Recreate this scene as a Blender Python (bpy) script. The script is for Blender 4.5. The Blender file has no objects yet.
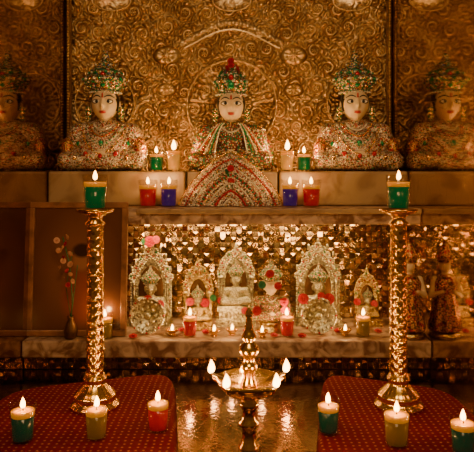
import bpy, math, random
import numpy as np
from mathutils import Vector, Matrix
random.seed(7); rng=np.random.default_rng(7)
S=bpy.context.scene
COL=S.collection
pi=math.pi

# ------------------------------------------------------------ materials
def new_mat(name):
    m=bpy.data.materials.new(name); m.use_nodes=True
    nt=m.node_tree
    return m,nt,nt.nodes,nt.links,nt.nodes['Principled BSDF']
def simple(name,col,rough=.5,metal=0,emis=None,es=0,noise=.15,nscale=60,bump=0):
    m,nt,N,L,P=new_mat(name)
    P.inputs['Roughness'].default_value=rough; P.inputs['Metallic'].default_value=metal
    tc=N.new('ShaderNodeTexCoord'); nz=N.new('ShaderNodeTexNoise'); nz.inputs['Scale'].default_value=nscale; nz.inputs['Detail'].default_value=4
    L.new(tc.outputs['Object'],nz.inputs['Vector'])
    cr=N.new('ShaderNodeValToRGB')
    cr.color_ramp.elements[0].position=.3; cr.color_ramp.elements[1].position=.7
    cr.color_ramp.elements[0].color=tuple(c*(1-noise*1.5) for c in col)+(1,)
    cr.color_ramp.elements[1].color=tuple(min(1,c*(1+noise)) for c in col)+(1,)
    L.new(nz.outputs['Fac'],cr.inputs['Fac']); L.new(cr.outputs['Color'],P.inputs['Base Color'])
    if emis: 
        P.inputs['Emission Color'].default_value=emis+(1,); P.inputs['Emission Strength'].default_value=es
    if bump:
        b=N.new('ShaderNodeBump'); b.inputs['Strength'].default_value=bump; b.inputs['Distance'].default_value=.002
        L.new(nz.outputs['Fac'],b.inputs['Height']); L.new(b.outputs['Normal'],P.inputs['Normal'])
    return m
def gem_mat(name,cols,scale=220,metal=.7,rough=.3,bump=.6,gap=(.12,.06,.02)):
    m,nt,N,L,P=new_mat(name)
    P.inputs['Roughness'].default_value=rough; P.inputs['Metallic'].default_value=metal
    tc=N.new('ShaderNodeTexCoord'); v=N.new('ShaderNodeTexVoronoi'); v.inputs['Scale'].default_value=scale
    L.new(tc.outputs['Object'],v.inputs['Vector'])
    sep=N.new('ShaderNodeSeparateColor'); L.new(v.outputs['Color'],sep.inputs['Color'])
    cr=N.new('ShaderNodeValToRGB'); cr.color_ramp.interpolation='CONSTANT'
    el=cr.color_ramp.elements
    while len(el)<len(cols): el.new(.5)
    for i,c in enumerate(cols):
        el[i].position=c[0]
    for i,c in enumerate(cols):
        el[i].color=tuple(c[1])+(1,)
    L.new(sep.outputs['Red'],cr.inputs['Fac'])
    mr=N.new('ShaderNodeMapRange'); mr.inputs['From Min'].default_value=.4; mr.inputs['From Max'].default_value=.7
    L.new(v.outputs['Distance'],mr.inputs['Value'])
    mx=N.new('ShaderNodeMix'); mx.data_type='RGBA'
    L.new(mr.outputs['Result'],mx.inputs['Factor']); L.new(cr.outputs['Color'],mx.inputs['A']); mx.inputs['B'].default_value=gap+(1,)
    L.new(mx.outputs['Result'],P.inputs['Base Color'])
    b=N.new('ShaderNodeBump'); b.invert=True; b.inputs['Strength'].default_value=bump; b.inputs['Distance'].default_value=.002
    L.new(v.outputs['Distance'],b.inputs['Height']); L.new(b.outputs['Normal'],P.inputs['Normal'])
    return m

M={}
M['brass']=simple('polished_brass',(.92,.56,.13),.24,1,noise=.1,nscale=90)
M['brass_dark']=simple('aged_brass',(.62,.38,.13),.35,1,noise=.3,nscale=120)
M['silver']=simple('old_silver',(.82,.64,.42),.28,.95,noise=.5,nscale=160,bump=1.0)
M['silver_gold']=simple('gilt_silver',(.88,.55,.20),.28,1,noise=.45,nscale=150,bump=.9)
M['marble']=simple('idol_marble',(.82,.64,.39),.4,0,noise=.04,nscale=30)
M['black']=simple('black_paint',(.012,.008,.006),.3)
M['white']=simple('eye_enamel',(.95,.92,.82),.2,noise=.02)
M['lip']=simple('red_lip_paint',(.55,.03,.02),.4)
M['red']=simple('red_petal',(.55,.006,.012),.6,noise=.3,nscale=200)
M['pink']=simple('pink_petal',(.70,.07,.07),.6,noise=.3,nscale=200)
M['green']=simple('green_leaf',(.03,.20,.06),.5,noise=.3,nscale=200)
M['cream']=simple('pale_petal',(.70,.36,.20),.5,noise=.3,nscale=200)
M['wick']=simple('charred_wick',(.05,.03,.02),.8)
GOLD=(.85,.50,.15); SIL=(.92,.80,.62); RED=(.6,.02,.02); GRN=(.02,.3,.11); BLU=(.05,.12,.4); PNK=(.75,.33,.24)
M['gem_robe']=gem_mat('silver_jewelled_cloth',[(0,SIL),(.35,PNK),(.5,SIL),(.70,GOLD),(.86,RED),(.93,GRN)],300,metal=.45)
M['gem_cape']=gem_mat('red_green_jewelled_cape',[(0,(.35,.04,.025)),(.25,GRN),(.42,GOLD),(.62,(.25,.03,.02)),(.8,SIL),(.92,GRN)],260,metal=.4)
M['gem_gold']=gem_mat('gold_ruby_armlet',[(0,GOLD),(.5,(.8,.30,.08)),(.8,RED)],260)
M['gem_crown']=gem_mat('emerald_crown',[(0,GRN),(.3,SIL),(.55,GRN),(.7,GOLD),(.88,RED),(.94,BLU)],240,metal=.5)
M['bead_r']=simple('ruby_bead',(.55,.01,.01),.15,.3)
M['bead_g']=simple('emerald_bead',(.01,.3,.1),.15,.3)
M['bead_b']=simple('sapphire_bead',(.03,.08,.4),.15,.3)
M['bead_s']=simple('pearl_bead',(.95,.85,.66),.2,.4)
M['bead_o']=simple('gold_bead',(.9,.55,.16),.22,1)
BEADS=[M['bead_s'],M['bead_o'],M['bead_r'],M['bead_g'],M['bead_b']]

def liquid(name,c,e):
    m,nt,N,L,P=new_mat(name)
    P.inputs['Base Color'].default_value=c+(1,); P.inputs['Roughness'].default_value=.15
    P.inputs['Emission Color'].default_value=c+(1,); P.inputs['Emission Strength'].default_value=e  # emission stands in for flame light scattered inside the water and oil
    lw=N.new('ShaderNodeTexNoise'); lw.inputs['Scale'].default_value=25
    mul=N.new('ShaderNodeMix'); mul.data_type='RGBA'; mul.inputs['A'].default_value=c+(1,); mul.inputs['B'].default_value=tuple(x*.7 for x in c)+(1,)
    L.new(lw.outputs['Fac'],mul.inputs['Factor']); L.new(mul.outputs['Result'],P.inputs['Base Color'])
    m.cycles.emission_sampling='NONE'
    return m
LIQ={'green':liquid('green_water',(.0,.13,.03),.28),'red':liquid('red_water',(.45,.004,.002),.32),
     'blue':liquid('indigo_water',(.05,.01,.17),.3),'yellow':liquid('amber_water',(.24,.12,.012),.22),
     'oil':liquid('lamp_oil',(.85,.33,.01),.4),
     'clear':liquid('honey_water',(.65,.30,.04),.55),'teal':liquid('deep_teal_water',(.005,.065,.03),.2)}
def mk_glass():
    m,nt,N,L,P=new_mat('clear_glass'); N.remove(P)
    t=N.new('ShaderNodeBsdfTransparent'); t.inputs['Color'].default_value=(.97,.95,.92,1)
    g=N.new('ShaderNodeBsdfGlossy'); g.inputs['Roughness'].default_value=.03
    f=N.new('ShaderNodeLayerWeight'); f.inputs['Blend'].default_value=.2
    mu=N.new('ShaderNodeMath'); mu.operation='MULTIPLY_ADD'; mu.inputs[1].default_value=.24; mu.inputs[2].default_value=.01
    L.new(f.outputs['Facing'],mu.inputs[0])
    mx=N.new('ShaderNodeMixShader'); L.new(mu.outputs[0],mx.inputs[0]); L.new(t.outputs[0],mx.inputs[1]); L.new(g.outputs[0],mx.inputs[2])
    L.new(mx.outputs[0],N['Material Output'].inputs['Surface']); return m
M['glass']=mk_glass()
def mk_flame():
    m,nt,N,L,P=new_mat('candle_flame'); N.remove(P)
    t=N.new('ShaderNodeBsdfTransparent'); e=N.new('ShaderNodeEmission')
    tc=N.new('ShaderNodeTexCoord'); sp=N.new('ShaderNodeSeparateXYZ'); L.new(tc.outputs['Generated'],sp.inputs[0])
    cr=N.new('ShaderNodeValToRGB'); cr.color_ramp.elements[0].color=(1,.58,.18,1); cr.color_ramp.elements[1].color=(1,.38,.06,1)
    L.new(sp.outputs['Z'],cr.inputs[0]); L.new(cr.outputs[0],e.inputs['Color']); e.inputs['Strength'].default_value=11
    a=N.new('ShaderNodeAddShader'); L.new(t.outputs[0],a.inputs[0]); L.new(e.outputs[0],a.inputs[1])
    L.new(a.outputs[0],N['Material Output'].inputs['Surface']); m.cycles.emission_sampling='NONE'; return m
M['flame']=mk_flame()

def mk_stone(name,c1,c2,scale=12,rough=.4):
    m,nt,N,L,P=new_mat(name); P.inputs['Roughness'].default_value=rough
    tc=N.new('ShaderNodeTexCoord'); n1=N.new('ShaderNodeTexNoise'); n1.inputs['Scale'].default_value=scale; n1.inputs['Detail'].default_value=8; n1.inputs['Distortion'].default_value=1.2
    L.new(tc.outputs['Object'],n1.inputs['Vector'])
    cr=N.new('ShaderNodeValToRGB'); e=cr.color_ramp.elements
    e[0].position=.38; e[0].color=c2+(1,); e[1].position=.58; e[1].color=c1+(1,)
    L.new(n1.outputs['Fac'],cr.inputs[0]); L.new(cr.outputs[0],P.inputs['Base Color'])
    b=N.new('ShaderNodeBump'); b.inputs['Strength'].default_value=.3; b.inputs['Distance'].default_value=.003; L.new(n1.outputs['Fac'],b.inputs['Height']); L.new(b.outputs['Normal'],P.inputs['Normal'])
    return m
M['stone']=mk_stone('cream_marble',(.42,.28,.15),(.25,.14,.065))
M['stone2']=mk_stone('worn_painted_marble',(.54,.37,.24),(.18,.08,.04),26)
def mk_wall():
    m,nt,N,L,P=new_mat('embossed_gilt_sheet'); P.inputs['Metallic'].default_value=1
    tc=N.new('ShaderNodeTexCoord'); n1=N.new('ShaderNodeTexNoise'); n1.inputs['Scale'].default_value=9; n1.inputs['Detail'].default_value=6
    L.new(tc.outputs['Object'],n1.inputs['Vector'])
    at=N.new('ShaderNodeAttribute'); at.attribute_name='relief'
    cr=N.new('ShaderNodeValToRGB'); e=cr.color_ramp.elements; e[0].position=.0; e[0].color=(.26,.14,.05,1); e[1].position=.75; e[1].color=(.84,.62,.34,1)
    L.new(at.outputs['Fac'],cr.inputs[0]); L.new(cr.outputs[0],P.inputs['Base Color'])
    mr=N.new('ShaderNodeMapRange'); mr.inputs['To Min'].default_value=.26; mr.inputs['To Max'].default_value=.46; L.new(n1.outputs['Fac'],mr.inputs['Value']); L.new(mr.outputs['Result'],P.inputs['Roughness'])
    n2=N.new('ShaderNodeTexNoise'); n2.inputs['Scale'].default_value=260; L.new(tc.outputs['Object'],n2.inputs['Vector'])
    b=N.new('ShaderNodeBump'); b.inputs['Strength'].default_value=.5; b.inputs['Distance'].default_value=.002; L.new(n2.outputs['Fac'],b.inputs['Height']); L.new(b.outputs['Normal'],P.inputs['Normal'])
    return m
M['wallgold']=mk_wall()
def mk_lattice(name,base,rough,freq,axes,line=(.8,.55,.25),lw=.04,mottle=.5,lrough=.4):
    m,nt,N,L,P=new_mat(name); P.inputs['Metallic'].default_value=1
    tc=N.new('ShaderNodeTexCoord'); sp=N.new('ShaderNodeSeparateXYZ')
    nz=N.new('ShaderNodeTexNoise'); nz.inputs['Scale'].default_value=6; L.new(tc.outputs['Object'],nz.inputs['Vector'])
    L.new(tc.outputs['Object'],sp.inputs[0])
    def mth(op,a,b=None):
        n=N.new('ShaderNodeMath'); n.operation=op
        for i,x in enumerate((a,b)):
            if x is None: continue
            if isinstance(x,(int,float)): n.inputs[i].default_value=x
            else: L.new(x,n.inputs[i])
        return n.outputs[0]
    A=sp.outputs[axes[0]];B=sp.outputs[axes[1]]
    res=None
    for (ka,kb) in ((1,.62),(1,-.62),(0,1.0)):
        u=mth('MULTIPLY',mth('ADD',mth('MULTIPLY',A,ka),mth('MULTIPLY',B,kb)),freq)
        u=mth('ADD',u,mth('MULTIPLY',nz.outputs['Fac'],1.4))
        d=mth('ABSOLUTE',mth('SUBTRACT',mth('FRACT',u),.5))
        l=mth('LESS_THAN',d,lw*(1 if ka else .6))
        res=l if res is None else mth('MAXIMUM',res,l)
    mx=N.new('ShaderNodeMix'); mx.data_type='RGBA'; L.new(res,mx.inputs['Factor']); mx.inputs['A'].default_value=base+(1,); mx.inputs['B'].default_value=line+(1,)
    L.new(mx.outputs['Result'],P.inputs['Base Color'])
    r=N.new('ShaderNodeMapRange'); r.inputs['To Min'].default_value=rough; r.inputs['To Max'].default_value=lrough; L.new(res,r.inputs['Value']); L.new(r.outputs['Result'],P.inputs['Roughness'])
    n2=N.new('ShaderNodeTexNoise'); n2.inputs['Scale'].default_value=90; L.new(tc.outputs['Object'],n2.inputs['Vector'])
    b=N.new('ShaderNodeBump'); b.inputs['Strength'].default_value=mottle*.12; b.inputs['Distance'].default_value=.002; L.new(n2.outputs['Fac'],b.inputs['Height']); L.new(b.outputs['Normal'],P.inputs['Normal'])
    return m
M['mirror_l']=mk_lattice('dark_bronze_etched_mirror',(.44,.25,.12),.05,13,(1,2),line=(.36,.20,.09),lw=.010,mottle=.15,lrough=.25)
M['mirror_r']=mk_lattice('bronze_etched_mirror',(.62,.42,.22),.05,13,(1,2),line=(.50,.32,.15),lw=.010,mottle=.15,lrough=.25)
M['floormirror']=mk_lattice('dark_floor_mirror_mosaic',(.17,.08,.035),.10,21,(0,1),line=(.24,.12,.05),lw=.016,mottle=1.6,lrough=.25)
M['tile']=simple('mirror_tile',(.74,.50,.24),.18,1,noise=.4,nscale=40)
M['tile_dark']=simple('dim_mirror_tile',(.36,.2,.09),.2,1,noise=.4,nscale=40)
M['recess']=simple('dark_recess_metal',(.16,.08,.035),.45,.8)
def mk_mat():
    m,nt,N,L,P=new_mat('red_brocade'); P.inputs['Roughness'].default_value=.85; P.inputs['Specular IOR Level'].default_value=.12
    tc=N.new('ShaderNodeTexCoord'); v=N.new('ShaderNodeTexVoronoi'); v.inputs['Scale'].default_value=85; v.inputs['Randomness'].default_value=.15; v.voronoi_dimensions='2D'
    L.new(tc.outputs['Object'],v.inputs['Vector'])
    cr=N.new('ShaderNodeValToRGB'); e=cr.color_ramp.elements; e[0].position=.12; e[0].color=(.46,.15,.05,1); e[1].position=.2; e[1].color=(.16,.003,.006,1)
    L.new(v.outputs['Distance'],cr.inputs[0]); L.new(cr.outputs[0],P.inputs['Base Color'])
    n=N.new('ShaderNodeTexNoise'); n.inputs['Scale'].default_value=22; L.new(tc.outputs['Object'],n.inputs['Vector'])
    b=N.new('ShaderNodeBump'); b.inputs['Strength'].default_value=.6; b.inputs['Distance'].default_value=.012; L.new(n.outputs['Fac'],b.inputs['Height']); L.new(b.outputs['Normal'],P.inputs['Normal'])
    return m
M['mat']=mk_mat()

# ------------------------------------------------------------ mesh helpers
def mk_mesh(name,v,f,smooth=True):
    me=bpy.data.meshes.new(name); me.from_pydata([tuple(map(float,p)) for p in v],[],[tuple(map(int,q)) for q in f]); me.update()
    if smooth: me.polygons.foreach_set('use_smooth',[True]*len(me.polygons))
    return me
def obj(name,me,mat=None,parent=None,loc=(0,0,0),rot=(0,0,0),scale=(1,1,1),label=None,cat=None,kind=None,group=None):
    o=bpy.data.objects.new(name,me); COL.objects.link(o)
    o.location=loc; o.rotation_euler=rot; o.scale=scale if hasattr(scale,'__len__') else (scale,)*3
    if parent: o.parent=parent
    if mat is not None and me is not None:
        if len(me.materials)==0: me.materials.append(mat)
        elif me.materials[0]!=mat:
            o.material_slots[0].link='OBJECT'; o.material_slots[0].material=mat
    if label: o['label']=label
    if cat: o['category']=cat
    if kind: o['kind']=kind
    if group: o['group']=group
    return o
def empty(name,loc,label,cat,group=None,rot=(0,0,0),scale=1):
    o=obj(name,None,loc=loc,rot=rot,scale=scale,label=label,cat=cat,group=group); o.empty_display_size=.02; return o
def lathe(prof,seg=48,mod=None):
    v=[];f=[]
    for (r,z) in prof:
        for k in range(seg):
            a=2*pi*k/seg; rr=r*(mod(a,z) if mod else 1)
            v.append((rr*math.cos(a),rr*math.sin(a),z))
    n=len(prof)
    for i in range(n-1):
        for k in range(seg):
            k2=(k+1)%seg
            f.append((i*seg+k,i*seg+k2,(i+1)*seg+k2,(i+1)*seg+k))
    f.append(tuple(range(seg))[::-1]); f.append(tuple((n-1)*seg+k for k in range(seg)))
    return v,f
def ellipsoid(c,r,nu=16,nv=10):
    prof=[(max(1e-4,math.sin(pi*j/nv)),-math.cos(pi*j/nv)) for j in range(nv+1)]
    v,f=lathe(prof,nu)
    return [(c[0]+p[0]*r[0],c[1]+p[1]*r[1],c[2]+p[2]*r[2]) for p in v],f
def box(x0,x1,y0,y1,z0,z1):
    v=[(x,y,z) for z in (z0,z1) for y in (y0,y1) for x in (x0,x1)]
    return v,[(0,2,3,1),(4,5,7,6),(0,1,5,4),(2,6,7,3),(0,4,6,2),(1,3,7,5)]
def capsule(a,b,ra,rb,n=10,seg=14):
    a=Vector(a);b=Vector(b);d=b-a;Lg=d.length;q=d.to_track_quat('Z','Y')
    prof=[]
    for j in range(6): t=-pi/2+pi/2*j/5; prof.append((max(1e-4,ra*math.cos(t)),ra*math.sin(t)))
    for j in range(6): t=pi/2*j/5; prof.append((max(1e-4,rb*math.cos(t)),Lg+rb*math.sin(t)))
    v,f=lathe(prof,seg)
    return [tuple(q@Vector(p)+a) for p in v],f
def tube(pts,r,seg=8,closed=False):
    v=[];f=[];n=len(pts);P=[Vector(p) for p in pts]
    for i,p in enumerate(P):
        if closed: t=(P[(i+1)%n]-P[i-1])
        else: t=P[min(i+1,n-1)]-P[max(i-1,0)]
        t.normalize(); q=t.to_track_quat('Z','Y')
        rr=r[i] if hasattr(r,'__len__') else r
        for k in range(seg):
            a=2*pi*k/seg; v.append(tuple(q@Vector((rr*math.cos(a),rr*math.sin(a),0))+p))
    for i in range(n if closed else n-1):
        j=(i+1)%n
        for k in range(seg):
            k2=(k+1)%seg; f.append((i*seg+k,i*seg+k2,j*seg+k2,j*seg+k))
    if not closed:
        f.append(tuple(range(seg))[::-1]); f.append(tuple((n-1)*seg+k for k in range(seg)))
    return v,f
def join(parts):
    V=[];F=[]
    for v,f in parts:
        o=len(V); V+=list(v); F+=[tuple(i+o for i in q) for q in f]
    return V,F
def joinm(parts):
    V=[];F=[];I=[]
    for v,f,m in parts:
        o=len(V); V+=list(v); F+=[tuple(i+o for i in q) for q in f]; I+=[m]*len(f)
    return V,F,I
def mesh_multi(name,parts,mats):
    V,F,I=joinm(parts); me=mk_mesh(name,V,F)
    for m in mats: me.materials.append(m)
    me.polygons.foreach_set('material_index',I); return me
def bevbox(name,x0,x1,y0,y1,z0,z1,mat,bev=.003,**k):
    v,f=box(x0,x1,y0,y1,z0,z1); cx,cy=(x0+x1)/2,(y0+y1)/2
    v=[(p[0]-cx,p[1]-cy,p[2]-z0) for p in v]
    me=mk_mesh(name,v,f,False); o=obj(name,me,mat,loc=(cx,cy,z0),**k)
    b=o.modifiers.new('bevel','BEVEL'); b.width=bev; b.segments=3
    return o
def remesh(name,parts,vox,smooth=3,zmin=None):
    V,F=join(parts); me=mk_mesh(name+'_src',V,F); o=bpy.data.objects.new('tmp',me); COL.objects.link(o)
    m=o.modifiers.new('r','REMESH'); m.mode='VOXEL'; m.voxel_size=vox; m.use_smooth_shade=True
    s=o.modifiers.new('s','SMOOTH'); s.iterations=smooth; s.factor=.5
    bpy.context.view_layer.update()
    dg=bpy.context.evaluated_depsgraph_get()
    r=bpy.data.meshes.new_from_object(o.evaluated_get(dg)); r.name=name
    bpy.data.objects.remove(o); bpy.data.meshes.remove(me)
    if zmin is not None:
        for v in r.vertices:
            if v.co.z<zmin: v.co.z=zmin
    r.polygons.foreach_set('use_smooth',[True]*len(r.polygons))
    return r

# ------------------------------------------------------------ dimensions
XL,XR=-.493,.446; YB=1.75
Z_STEP=.069; Z_SHELF=.369; Z_PL=.460

# ------------------------------------------------------------ back wall relief
def relief_wall():
    z0,z1=.36,1.12; nx,nz=740,600
    X,Z=np.meshgrid(np.linspace(XL,XR,nx),np.linspace(z0,z1,nz))
    cs=[];sp=.066
    for j in range(-1,15):
        for i in range(-1,17):
            cs.append((XL+i*sp+(j%2)*sp/2+rng.uniform(-.016,.016), z0+j*sp*.86+rng.uniform(-.014,.014), (1 if (i+j)%2 else -1), rng.uniform(0,6.28)))
    best=np.full(X.shape,9.); second=np.full(X.shape,9.); H=np.zeros(X.shape)
    for (cx,cz,s,ph) in cs:
        dx=X-cx; dz=Z-cz; r=np.hypot(dx,dz); th=np.arctan2(dz,dx)
        h=.5+.5*np.cos(2*pi*r/.0145+s*th+ph)
        lobes=.55+.45*np.cos(7*th+s*120*r+ph)
        petal=(.5+.5*np.cos(6*th+ph))*np.clip(1-r/.010,0,1)**.5
        h=np.where(r<.009,petal,np.where(r<.018,h,h*lobes))
        m=r<best; second=np.where(m,best,np.minimum(second,r)); H=np.where(m,h,H); best=np.minimum(best,r)
    edge=np.clip((second-best)/.010,0,1); H=H*edge+ (1-edge)*.35*(.5+.5*np.cos(X*520)*np.cos(Z*520))
    base=H.copy()
    def halo(cx,cz,R,rays=36):
        nonlocal H
        dx=(X-cx); dz=Z-cz; r=np.hypot(dx,dz); th=np.arctan2(dz,dx)
        inner=.65*base+.2*np.cos(rays*th)*(r/R)
        H=np.where(r<R*.9,inner,H)
        sc=.6+.4*np.abs(np.cos(rays*.5*th))
        H=np.where((r>=R*.92)&(r<R),.9*np.sin(np.clip((r-R*.92)/(R*.08),0,1)*pi)*sc+.2,H)
    halo(-.015,.655,.135,44); halo(-.385,.66,.09,30); halo(.35,.66,.09,30)
    ar=.86+.035*np.cos((X+.015)/.20*pi)*(np.abs(X+.015)<.2); d=np.abs(Z-ar); m=(d<.009)&(np.abs(X+.015)<.15)
    H=np.where(m,.3+.6*np.cos(d/.009*pi/2)*(.7+.3*np.cos(X*300)),H)
    d2=np.abs(Z-ar+.020); m=(d2<.003)&(np.abs(X+.015)<.14); H=np.where(m,.8,H)
    for cx in (-.365,-.015,.335):
        e=np.hypot((X-cx)/.050,(Z-.958)/.026)
        H=np.where(e<1,.7*(1-e**2)+.1+.3*base,H); H=np.where((e>=1)&(e<1.22),.9*np.sin((e-1)/.22*pi),H)
    for cx in (-.205,.165):
        for cz,R in ((.80,.034),(.70,.024)):
            dx=X-cx;dz=Z-cz; r=np.hypot(dx*.8,dz*1.2); th=np.arctan2(dz,dx)
            H=np.where(r<R,(.75+.3*np.cos(8*th))*np.cos(r/R*pi/2)+.2*np.cos(r/R*3*pi)+.1,H)
    H=H+.12*np.sin(X*41+np.sin(Z*33)*2)
    Y=YB-.0085*H
    v=np.stack([X,Y,Z],-1).reshape(-1,3)
    idx=np.arange(nx*nz).reshape(nz,nx)
    f=np.stack([idx[:-1,:-1],idx[:-1,1:],idx[1:,1:],idx[1:,:-1]],-1).reshape(-1,4)
    me=bpy.data.meshes.new('wall_back'); me.vertices.add(len(v)); me.vertices.foreach_set('co',v.ravel())
    me.loops.add(f.size); me.loops.foreach_set('vertex_index',f.ravel()); me.polygons.add(len(f))
    me.polygons.foreach_set('loop_start',np.arange(0,f.size,4)); me.polygons.foreach_set('loop_total',np.full(len(f),4))
    me.polygons.foreach_set('use_smooth',np.ones(len(f),bool)); me.update(); me.validate()
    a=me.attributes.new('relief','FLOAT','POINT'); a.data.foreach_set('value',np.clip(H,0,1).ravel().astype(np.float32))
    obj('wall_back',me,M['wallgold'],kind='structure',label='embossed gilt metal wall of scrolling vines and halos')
relief_wall()
def slab(name,x0,x1,y0,y1,z0,z1,mat,label):
    v,f=box(x0,x1,y0,y1,z0,z1); return obj(name,mk_mesh(name,v,f,False),mat,kind='structure',label=label)
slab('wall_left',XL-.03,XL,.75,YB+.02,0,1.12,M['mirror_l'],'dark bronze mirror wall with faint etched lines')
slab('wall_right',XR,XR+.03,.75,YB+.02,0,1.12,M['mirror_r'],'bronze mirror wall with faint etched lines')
slab('floor',-.9,.9,-.4,YB+.02,-.03,0,M['floormirror'],'dark glossy mirror mosaic floor')
def trim(name,x,sgn):
    parts=[box(x-.006,x+.006,YB-.03,YB-.009,Z_PL+.001,1.12)]
    for i in range(80):
        parts.append(ellipsoid((x,YB-.031,Z_PL+.006+i*.0081),(.0045,.003,.0036),8,5))
    V,F=join(parts); obj(name,mk_mesh(name,V,F,True),M['brass_dark'],kind='structure',label='beaded gold corner strip')
trim('trim_1',XL+.008,1); trim('trim_2',XR-.008,-1)

# ------------------------------------------------------------ altar structure
def tile_panel(name,x0,x1,z0,z1,y,t,mat,label,cat,tilt=.06,hgt=.0012,back=.01):
    V=[];F=[]
    nx=int(round((x1-x0)/t)); nz=max(1,int(round((z1-z0)/t))); tx=(x1-x0)/nx; tz=(z1-z0)/nz
    for i in range(nx):
        for j in range(nz):
            cx=x0+(i+.5)*tx; cz=z0+(j+.5)*tz; a=random.gauss(0,tilt); b=random.gauss(0,tilt); o=len(V); g=.46
            for (sx,sz) in ((-1,-1),(1,-1),(1,1),(-1,1)):
                V.append((cx+sx*g*tx,y+ (a*sx*tx+b*sz*tz)*.5,cz+sz*g*tz))
            if (i+j)%2:
                V.append((cx,y-hgt,cz)); F+=[(o,o+1,o+4),(o+1,o+2,o+4),(o+2,o+3,o+4),(o+3,o,o+4)]
            else: F.append((o,o+1,o+2,o+3))
    bv,bf=box(x0,x1,y+.0015,y+back,z0,z1); nt_=len(F)
    o=len(V); V+=bv; F+=[tuple(i+o for i in q) for q in bf]
    me=mk_mesh(name,V,F,False); me.materials.append(mat); me.materials.append(M['recess'])
    me.polygons.foreach_set('material_index',[0]*nt_+[1]*len(bf))
    return obj(name,me,label=label,cat=cat)
bevbox('altar_step',XL+.001,XR-.001,1.37,1.62,.03,Z_STEP,M['stone2'],.004,label='worn cream marble ledge holding small idols',cat='altar step')
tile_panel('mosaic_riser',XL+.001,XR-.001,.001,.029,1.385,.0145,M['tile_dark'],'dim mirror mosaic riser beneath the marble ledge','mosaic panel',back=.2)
tile_panel('niche_mosaic',XL+.001,XR-.001,Z_STEP+.001,Z_SHELF-.041,1.60,.0145,M['tile'],'gold mirror mosaic back panel of the niche','mosaic panel',back=.018,tilt=.10,hgt=.0018)
bevbox('altar_shelf',XL+.001,XR-.001,1.45,1.735,Z_SHELF-.04,Z_SHELF,M['stone2'],.004,label='worn cream marble shelf carrying candles and plinths',cat='altar shelf')
bevbox('shelf_moulding',XL+.25,XR-.001,1.441,1.4495,Z_SHELF-.014,Z_SHELF-.001,M['stone'],.003,label='thin pale marble moulding along shelf edge',cat='moulding')
bevbox('marble_plinth',XL+.001,-.135,1.56,1.735,Z_SHELF+.001,Z_PL,M['stone'],.006,label='cream marble plinth under a seated idol',cat='plinth')
bevbox('marble_plinth',-.133,.108,1.575,1.735,Z_SHELF+.001,Z_PL,M['stone'],.006,label='cream marble plinth hung with jewelled cloth',cat='plinth')
bevbox('marble_plinth',.110,XR-.001,1.56,1.735,Z_SHELF+.001,Z_PL,M['stone'],.006,label='cream marble plinth under a seated idol',cat='plinth')

# ------------------------------------------------------------ idol
HZ=.187
def head_mesh():
    nu,nv=96,64; v,f=ellipsoid((0,0,0),(1,1,1),nu,nv); out=[]
    for (x,y,z) in v:
        tx=1-.24*max(0,-z)**1.6; X=x*.038*tx; Y=y*.040; Z=z*.048
        if y<0:
            Y-=.0095*math.exp(-(x/.14)**2-((z+.16)/.17)**2)+.005*math.exp(-(x/.11)**2-((z-.08)/.25)**2)
            Y+=.004*sum(math.exp(-((x-s*.38)/.2)**2-((z-.10)/.12)**2) for s in (-1,1))
            Y-=.003*math.exp(-(x/.25)**2-((z+.52)/.1)**2)+.003*math.exp(-(x/.2)**2-((z+.85)/.12)**2)
            Y-=.002*sum(math.exp(-((x-s*.5)/.2)**2-((z+.25)/.2)**2) for s in (-1,1))
        out.append((X,Y,Z+HZ))
    return out,f
def limbs(g):
    P=[ellipsoid((0,.005,.075),(.058+g,.036+g,.072+g),24,16),capsule((-.07,0,.112),(.07,0,.112),.021+g,.021+g)]
    for s in (-1,1):
        P+=[capsule((s*.075,0,.108),(s*.098,.0,.052),.023+g,.019+g),capsule((s*.098,0,.052),(s*.02,-.050,.042),.018+g,.012+g),
            capsule((s*.045,0,.028),(s*.098,-.035,.028),.026+g,.023+g),capsule((s*.098,-.035,.028),(-s*.03,-.050,.028+.006*s),.022+g,.016+g)]
    return P
hand=[]
for s in (-1,1):
    hand.append(ellipsoid((s*.006,-.056,.045+.004*s),(.016,.010,.006),14,8))
    for k in range(4): hand.append(capsule((s*.004,-.050-.0045*k,.048+.004*s),(-s*(.022-.002*abs(k-1.5)),-.052-.0045*k,.047+.004*s),.0026,.002,seg=8))
    hand.append(capsule((s*.010,-.050,.050),(s*.002,-.058,.058),.003,.0024,seg=8))
BODY=remesh('idol_body',[head_mesh(),capsule((0,.004,.11),(0,.004,.16),.02,.018),ellipsoid((-.038,.004,.183),(.005,.009,.018)),ellipsoid((.038,.004,.183),(.005,.009,.018))]+limbs(0)+hand,.0018,2,0.0)
ROBE=remesh('idol_robe',limbs(.0035)+[ellipsoid((0,-.02,.022),(.112,.045,.022),24,10)],.0025,3,0.0)
ROBE_S=remesh('idol_robe',limbs(.0035)+[ellipsoid((0,-.02,.022),(.10,.045,.022),24,10),ellipsoid((0,.006,.066),(.108,.036,.080),30,20),ellipsoid((0,-.012,.060),(.075,.045,.062),30,20)],.0025,6,0.0)
from mathutils.bvhtree import BVHTree
def bvh(me): return BVHTree.FromPolygons([v.co for v in me.vertices],[p.vertices for p in me.polygons])
def front_y(b,x,z):
    h=b.ray_cast(Vector((x,-.4,z)),Vector((0,1,0))); return h[0].y if h[0] is not None else None
RB=bvh(ROBE); RBS=bvh(ROBE_S); BB=bvh(BODY)
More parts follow.
